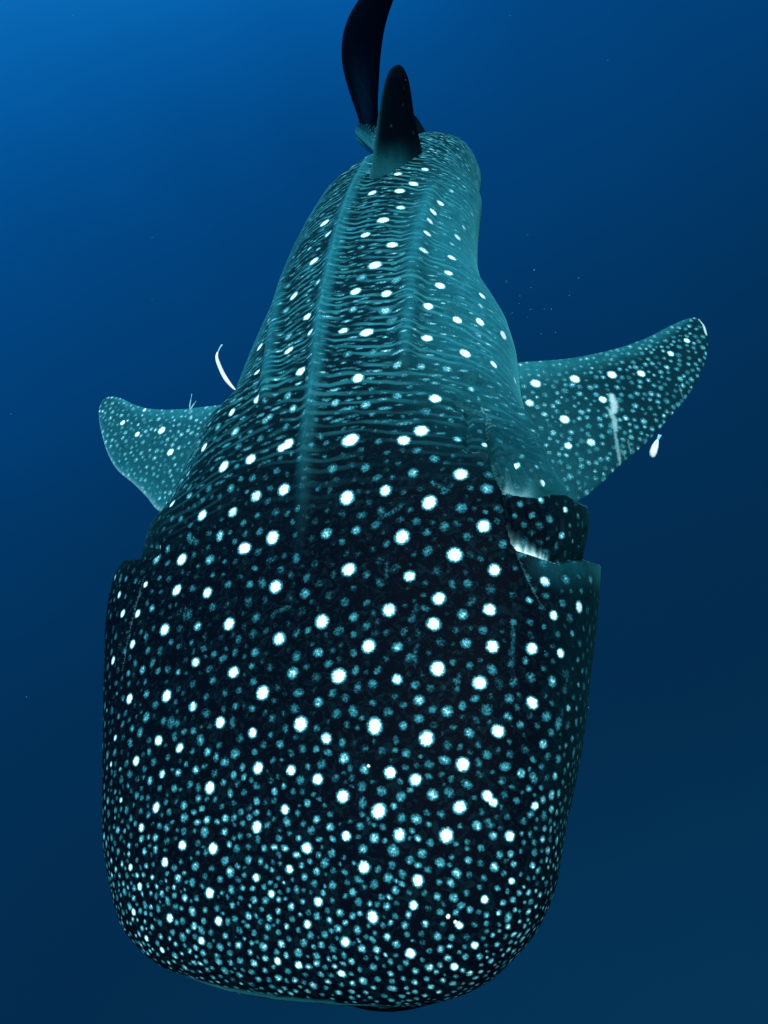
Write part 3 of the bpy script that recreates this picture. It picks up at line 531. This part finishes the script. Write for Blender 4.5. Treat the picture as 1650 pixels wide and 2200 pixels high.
# ------------------------------------------------------------------ fins
def plane_hit(px, P0, n):
    r = ray(np.array([p[0] for p in px], float), np.array([p[1] for p in px], float))
    t = (np.asarray(P0) @ n) / (r @ n)
    return r * t[:, None]
def resample(P, n):
    P = np.asarray(P, float); L = np.concatenate([[0], np.cumsum(np.linalg.norm(np.diff(P, axis=0), axis=1))])
    kk = catmull(P, 400); L2 = np.concatenate([[0], np.cumsum(np.linalg.norm(np.diff(kk, axis=0), axis=1))])
    t = np.linspace(0, L2[-1], n)
    return np.stack([np.interp(t, L2, kk[:, c]) for c in range(3)], -1)
def fin(name, LE, TE, P0, n, thick, mat, nt_=260, nc=170, spots=(), tone_f=None, fill=None, lines=(), bend=None, label=None, edge_pale=0.0, flare=0.0):
    n = np.asarray(n, float); n /= np.linalg.norm(n)
    if n @ np.asarray(P0) > 0: n = -n                       # towards the camera side
    a, b_ = resample(plane_hit(LE, P0, n), nt_), resample(plane_hit(TE, P0, n), nt_)
    tq = np.linspace(0, 1, nt_)[:, None]; c = (0.5 - 0.5 * np.cos(np.linspace(0, math.pi, nc)))[None, :]
    M = a[:, None] * (1 - c[..., None]) + b_[:, None] * c[..., None]
    chord = np.linalg.norm(a - b_, axis=1)[:, None]
    th_ = thick * (1 - 0.8 * tq) * 2.6 * np.sqrt(np.clip(c, 0, 1)) * (1 - c) * np.minimum(1, chord / 0.12)
    th_ = th_ * (1 + flare * np.clip(1 - tq / 0.42, 0, 1) ** 2)
    if bend is not None: M = M + n * (bend(tq, c))[..., None]
    top, bot = M + n * th_[..., None], M - n * th_[..., None]
    cv = Canvas(top, np.broadcast_to(n, top.shape), 2, wrap=False)
    sp = np.zeros(top.shape[:2]); cs = []
    for u, v, r, b in spots:
        i, j, d, q = cv.find(u, v); cv.paint(sp, (i, j), r * d / F, b, 1.0 if b > .88 else .2); cs.append((*top[i, j], r * d / F))
    if fill:
        gp, rr, br = fill
        for k in range(4000):
            i, j = rng.integers(2, nt_ - 2), rng.integers(4, nc - 2)
            p = top[i, j]
            if cs:
                ca = np.array(cs)
                if (np.linalg.norm(ca[:, :3] - p, axis=1) - ca[:, 3]).min() < gp: continue
            r = rr * random.uniform(.7, 1.25); cs.append((*p, r))
            cv.paint(sp, (i, j), r, br * random.uniform(.6, 1.3), 0.1)
    pl = np.zeros_like(sp)
    for ln, r_, amp in lines: cv.line(pl, ln, r_, amp, stepx=3.0, hard=.5)
    if edge_pale: pl = np.maximum(pl, edge_pale * sstep(0.06, 0.01, np.broadcast_to(c, sp.shape)))
    tn = np.broadcast_to(tone_f(tq, c) if tone_f else np.zeros_like(c), sp.shape)
    V = np.vstack([top.reshape(-1, 3), bot.reshape(-1, 3)]); m = nt_ * nc
    Q = np.vstack([grid_quads(nt_, nc, False), grid_quads(nt_, nc, False, m)[:, ::-1]])
    rims = []
    for col in (0, nc - 1):
        i = np.arange(nt_ - 1); k0, k1 = i * nc + col, (i + 1) * nc + col
        rims.append(np.stack([k0, k1, k1 + m, k0 + m], -1) if col else np.stack([k1, k0, k0 + m, k1 + m], -1))
    j = np.arange(nc - 1); k0 = (nt_ - 1) * nc + j
    rims.append(np.stack([k0 + 1, k0, k0 + m, k0 + 1 + m], -1))
    Q = np.vstack([Q] + rims)
    z = np.zeros(m)
    both = lambda x: np.concatenate([x.reshape(-1), x.reshape(-1)])
    me = mesh_from(name, V, Q, {'spot': np.concatenate([sp.reshape(-1), z]), 'tone': both(np.ascontiguousarray(tn)), 'pale': both(pl), 'belly': np.concatenate([z, z + 0.7]) if fill else both(sp * 0), 'lines': both(sp * 0)},
                   {'st': np.zeros((2 * m, 3))})
    o = part(name, me, mat)
    if label: o['label'] = label
    return o
k3 = 2.661
PR = [(535,487,34,.95),(757,463,32,1),(970,440,30,1),(1140,432,26,1),(500,603,28,.9),(660,597,24,.6),(915,580,26,1),(700,695,32,1),(585,665,24,.8),(795,655,24,.7),(637,773,24,.7),(735,768,22,.7),(718,843,26,.95),(853,825,28,.9),(915,792,22,.6),(1050,687,22,.75),(1105,615,24,.6),(1195,547,22,.7),(1250,512,20,.6),(1285,397,20,.8),(1305,318,22,.9),(1400,245,20,.9),(785,547,22,.7),(880,505,20,.6),(545,818,20,.8),(835,735,24,.5),(880,455,20,.5),(1130,505,18,.6),(1065,455,20,.4),(1295,465,18,.5),(1355,355,18,.5),(1180,350,18,.6),(1030,365,20,.5),(1410,345,16,.5),(1450,310,14,.5),(650,480,26,.4),(590,555,24,.5),(700,530,26,.5)]
fin('pectoral_fin',
    [(1130,1085),(1200,1085),(1246,1074),(1290,1040),(1330,1002),(1385,955),(1440,895),(1485,840),(1516,780),(1525,735),(1522,700),(1508,679)],
    [(1040,800),(1080,790),(1116,779),(1160,775),(1215,770),(1280,758),(1340,742),(1395,720),(1440,696),(1475,680),(1493,675),(1504,676)],
    (0.5, 1.25, -2.02), (0.10, 0.0, 1.0), 0.020, FIN,
    spots=[(950 + X / k3, 640 + Y / k3, R_ / k3 * 1.05, b) for X, Y, R_, b in PR],
    tone_f=lambda t, c: 0.28 * sstep(0.5, 0.05, t) + 0.55 * sstep(0.72, 1.0, c) + 0.04, fill=(0.011, 0.0125, .55),
    lines=[([(950 + X / k3, 640 + Y / k3) for X, Y in q], r_, a_) for q, r_, a_ in (
        (((970,560),(982,600),(985,650)), 11, .62), (((960,640),(985,700),(990,760)), 8, .5), (((985,760),(1003,850),(1018,955)), 5, .42),
        (((1000,850),(1040,900)), 3.5, .35), (((1062,810),(1080,890)), 3, .35), (((1355,500),(1380,580)), 2.5, .3), (((1478,120),(1495,160),(1512,215)), 4, .8))],
    bend=lambda t, c: -0.02 * t ** 2 + 0.0 * c, label='long right-hand pectoral fin with a pale healed scar')
PL = [(375,687,24,1),(477,768,24,1),(650,740,34,1),(715,895,32,1),(790,770,26,.7),(858,652,28,.75),(775,700,26,.6),(545,1000,22,.7),(505,900,24,.6),(595,1050,24,.5),(660,1110,26,.5),(390,910,20,.6),(325,820,20,.5),(435,725,20,.6),(470,660,22,.5),(575,670,26,.5),(410,975,20,.5),(465,1080,20,.5),(440,1020,18,.5),(360,870,18,.5),(255,670,18,.5),(315,670,14,.5),(650,825,28,.4),(400,850,20,.4),(560,715,22,.4),(705,1000,22,.35),(530,597,16,1)]
fin('pectoral_fin',
    [(470,1110),(400,1115),(342,1098),(315,1068),(285,1038),(250,1008),(228,970),(214,925),(208,890),(210,866),(218,853)],
    [(600,860),(530,862),(470,870),(430,874),(390,878),(340,878),(305,873),(280,864),(258,853),(238,848),(226,849)],
    (-0.45, 1.25, -2.22), (-0.45, 0.0, 1.0), 0.018, FIN,
    spots=[(150 + X / 3.3, 700 + Y / 3.3, R_ / 3.3 * 1.05, b) for X, Y, R_, b in PL],
    tone_f=lambda t, c: 0.34 + 0 * t + 0.5 * sstep(.75, 1, c) + 0.25 * sstep(.2, 0.02, c), fill=(0.011, 0.0130, .60), bend=lambda t, c: -0.016 * t ** 2 + 0.0 * c,
    label='shorter left-hand pectoral fin, all teal and speckled', edge_pale=0.3)
# first dorsal fin, stands on the back where the trunk bends away
_i, _j, _d, _q = CV.find(852, 354); dP = B0[_i, _j]
fin('dorsal_fin',
    [(800,420),(800,375),(803,330),(808,290),(813,250),(820,208),(828,175),(837,152),(847,142),(855,139)],
    [(905,400),(908,360),(906,322),(898,285),(890,248),(884,205),(878,172),(870,151),(864,143),(858,139)],
    dP, (0.70, -0.62, 0.15), 0.028, DARKFIN, flare=2.6,
    spots=[(868,190,4,.3),(840,270,5,.35),(866,225,5,.3),(888,285,5,.3)], tone_f=lambda t, c: 0.9 * sstep(.46, .22, t) * (1 - .85 * sstep(.35, .75, c)) + 0.5 * sstep(0.05, 0.0, c) * sstep(.9, .5, t) + 0.04)
# caudal fin: upper lobe sweeping up out of the frame
cP = at(790, 280, 4.62)
fin('tail_fin',
    [(772,300),(776,275),(768,245),(752,200),(738,150),(734,110),(738,70),(752,30),(776,-10),(810,-70),(850,-130)],
    [(815,300),(814,265),(812,225),(814,180),(817,130),(823,80),(832,40),(846,-2),(864,-50),(880,-95),(890,-125)],
    cP, (0.75, 0.55, 0.2), 0.020, DARKFIN,
    tone_f=lambda t, c: 0.05 + 0.40 * sstep(.5, .15, t) * sstep(.2, .5, c) * sstep(.95, .6, c), lines=[([(768,165),(785,195),(800,225)], 4, .16)])  # pale streak is a highlight on the bent fin, painted in
fin('tail_fin',
    [(786,305),(774,296),(772,288),(770,284)],
    [(815,330),(800,325),(786,312),(776,298)],
    cP, (0.75, 0.55, 0.2), 0.018, DARKFIN, nt_=60, nc=60, tone_f=lambda t, c: 0.6 + 0 * t * c)
# second dorsal fin far behind, mostly hidden
sP = at(905, 290, 3.98)
fin('dorsal_fin',
    [(872,320),(880,285),(886,262),(890,248)],
    [(922,310),(915,285),(904,265),(894,250)],
    sP, (0.60, -0.70, 0.2), 0.018, DARKFIN, nt_=70, nc=60, tone_f=lambda t, c: 0.12 + 0 * t * c, label='small second dorsal fin half hidden behind the first')

# lower jaw showing as a dark lip under the snout, its shade put into the colour
def blob(name, ctr, rx, ry, rz, mat, parent=None, rot=0.0, n=48, m=32, power=1.0):
    th_, ph_ = np.meshgrid(np.linspace(0, math.pi, m), np.linspace(0, 2 * math.pi, n, endpoint=False), indexing='ij')
    x = rx * np.sin(th_) * np.cos(ph_); y = ry * np.sin(th_) * np.sin(ph_); z = rz * np.cos(th_)
    xr = x * math.cos(rot) - y * math.sin(rot); yr = x * math.sin(rot) + y * math.cos(rot)
    P = np.stack([xr, yr, z], -1).reshape(-1, 3) + np.asarray(ctr)
    me = mesh_from(name, P, grid_quads(m, n, True))
    return part(name, me, mat, parent) if parent else link(name, me, mat)
JAW = plain('shaded_jaw_and_eye', (0.001, 0.002, 0.004), 0.7, 0.03)  # near-black carries the shade on the jaw; fish eyes share it
jc = at(838, 2040, 1.755)
blob('lower_jaw', jc, 0.200, 0.124, 0.075, JAW, shark, rot=0.03)

# ------------------------------------------------------------------ companion fish
FISHW = plain('silver_fish_skin', (0.86, 0.90, 0.90), 0.35, 0.5, noise=0.12)
FISHT = plain('translucent_fin', (0.20, 0.50, 0.55), 0.5, 0.3)
def tube_mesh(name, P, ra, rb, latv, n=14):
    P = np.asarray(P, float); tn = np.gradient(P, axis=0); tn /= np.linalg.norm(tn, axis=1)[:, None]
    la = latv - tn * (tn @ latv)[:, None]; la /= np.linalg.norm(la, axis=1)[:, None]; vv = np.cross(tn, la)
    a = np.linspace(0, 2 * math.pi, n, endpoint=False)
    R = P[:, None] + la[:, None] * (ra[:, None] * np.cos(a))[..., None] + vv[:, None] * (rb[:, None] * np.sin(a))[..., None]
    me = mesh_from(name, R.reshape(-1, 3), grid_quads(len(P), n, True))
    return me
def fish(name, px, dep, rmax, label, group, tail=0.25, flat=0.7, prof_=None, skin=None):
    ctl = np.array([at(u, v, d) for (u, v), d in zip(px, dep)])
    P = catmull(ctl, 44); t = np.linspace(0, 1, 44)                    # from the head to the tail
    pr = prof_(t) if prof_ else np.sin(math.pi * np.clip(t * 0.94 + 0.05, 0, 1) ** 0.75) ** 0.8
    root = empty(name, ctl[0]); tag(root, label, 'fish', group)
    bpy.context.view_layer.update()
    kb = int(44 * (1 - tail)) + 1
    latv = np.array([1.0, 0.2, 0.1]); latv /= np.linalg.norm(latv)
    ra = rmax * np.maximum(pr, 0.02)
    part('body', tube_mesh('body', P[:kb], ra[:kb], ra[:kb] / flat * 0.8, latv), skin or FISHW, root)
    tl = P[kb - 2:]; q = np.linspace(0, 1, len(tl))
    part('tail_fin', tube_mesh('tail_fin', tl, rmax * (0.20 + 0.28 * q), rmax * (0.10 - 0.07 * q), latv), FISHT, root)
    dk = P[int(kb * .35):int(kb * .8)]; q = np.linspace(0, 1, len(dk))
    part('dorsal_fin', tube_mesh('dorsal_fin', dk + np.array([0, .3, 1.0]) * rmax * 0.75, rmax * (0.08 + 0 * q), rmax * 0.6 * np.sin(math.pi * np.clip(q, .03, .97)), latv), FISHT, root)
    if rmax > 0.005:
        kE = 5 if prof_ else 3
        to = -P[kE] / np.linalg.norm(P[kE])
        for sd in (-1, 1):
            e = P[kE] + to * ra[kE] * 0.55 + latv * sd * ra[kE] * 0.62
            blob('eye', e, rmax * .17, rmax * .17, rmax * .17, JAW, root, n=10, m=7)
    return root
GR = 'small fish riding with the whale shark'
fish('remora', [(506,838),(496,828),(484,812),(473,790),(466,768),(470,752),(477,740)], [2.30, 2.31, 2.32, 2.34, 2.36, 2.38, 2.4], 0.0075,
     'slender white remora curving out from the left flank above the left fin', GR, tail=0.24, prof_=lambda t: np.interp(t, [0, .08, .3, .6, .75, 1], [.08, .5, .95, .8, .45, .15]))
fish('pilot_fish', [(1401,984),(1404,970),(1409,955),(1413,945),(1418,934)], [1.95, 1.95, 1.96, 1.97, 1.98], 0.0105,
     'small white teardrop shaped fish hovering under the right fin edge', GR, tail=0.3, prof_=lambda t: np.interp(t, [0, .06, .2, .4, .7, 1], [.25, .62, .95, .9, .4, .15]))
fish('remora', [(410,884),(408,873),(410,860),(412,846)], [2.24, 2.24, 2.25, 2.26], 0.0020,
     'tiny pale remora, the taller of two on the left fin rear edge', GR, tail=0.3, skin=FISHT)
fish('remora', [(408,884),(412,876),(417,868),(421,862)], [2.235, 2.235, 2.24, 2.25], 0.0024,
     'tiny pale remora, the shorter slanting one on the left fin rear edge', GR, tail=0.3, skin=FISHT)

# white flecks lying on the skin
FLECK = plain('white_fleck', (0.90, 0.88, 0.82), 0.3, 0.6, noise=0.1)
for (u, v, r, lab) in ((965, 1968, 6.0, 'tiny white angular fleck on the snout, upper of the two'), (977, 1980, 5.0, 'tiny cream fleck touching a big white spot on the snout'),
                       (791, 1646, 4.5, 'tiny white fleck alone on the middle of the head')):
    i, j, d, q = CV.find(u, v); p = G[i, j] + NR[i, j] * 0.002
    rr = r * d / F; nv = []
    for k in range(7):
        a = k / 7 * 6.283; e = rr * random.uniform(0.65, 1.1)
        nv.append((math.cos(a) * e, math.sin(a) * e, 0.0)); nv.append((math.cos(a) * e * .7, math.sin(a) * e * .7, rr * .5))
    V = np.array(nv + [(0, 0, rr * .55)])
    Q = [(2 * k, 2 * ((k + 1) % 7), 2 * ((k + 1) % 7) + 1, 2 * k + 1) for k in range(7)]
    T = [(2 * k + 1, 2 * ((k + 1) % 7) + 1, 14) for k in range(7)]
    me = mesh_from('fleck', V, Q, tris=T)
    o = link('fleck', me, FLECK); o.location = p
    o.rotation_euler = Vector(NR[i, j]).to_track_quat('Z', 'Y').to_euler()
    tag(o, lab, 'fleck', 'white flecks on the shark')

# drifting specks in the water
SPECK = plain('drifting_speck', (0.10, 0.42, 0.50), 0.6, 0.2)
pts = []
for k in range(44):
    if k < 18: u, v, d = rng.normal(1115, 40), rng.normal(640, 70), rng.uniform(1.7, 2.3)
    else: u, v, d = rng.uniform(-300, 1950), rng.uniform(-300, 2500), rng.uniform(0.9, 3.2)
    pts.append((*at(u, v, d), rng.uniform(0.8, 1.7) * d / F))
oct_ = np.array([(1,0,0),(-1,0,0),(0,1,0),(0,-1,0),(0,0,1),(0,0,-1)], float)
of = [(0,2,4),(2,1,4),(1,3,4),(3,0,4),(2,0,5),(1,2,5),(3,1,5),(0,3,5)]
V, T = [], []
for x, y, z, r in pts:
    k = len(V)
    for q in oct_: V.append(np.array([x, y, z]) + q * r * rng.uniform(.6, 1.2))
    T += [(a + k, b_ + k, c + k) for a, b_, c in of]
me = bpy.data.meshes.new('drifting_specks'); me.from_pydata([tuple(v) for v in V], [], T); me.update()
o = link('drifting_specks', me, SPECK); o['kind'] = 'stuff'; o['label'] = 'fine pale specks drifting in the blue water'
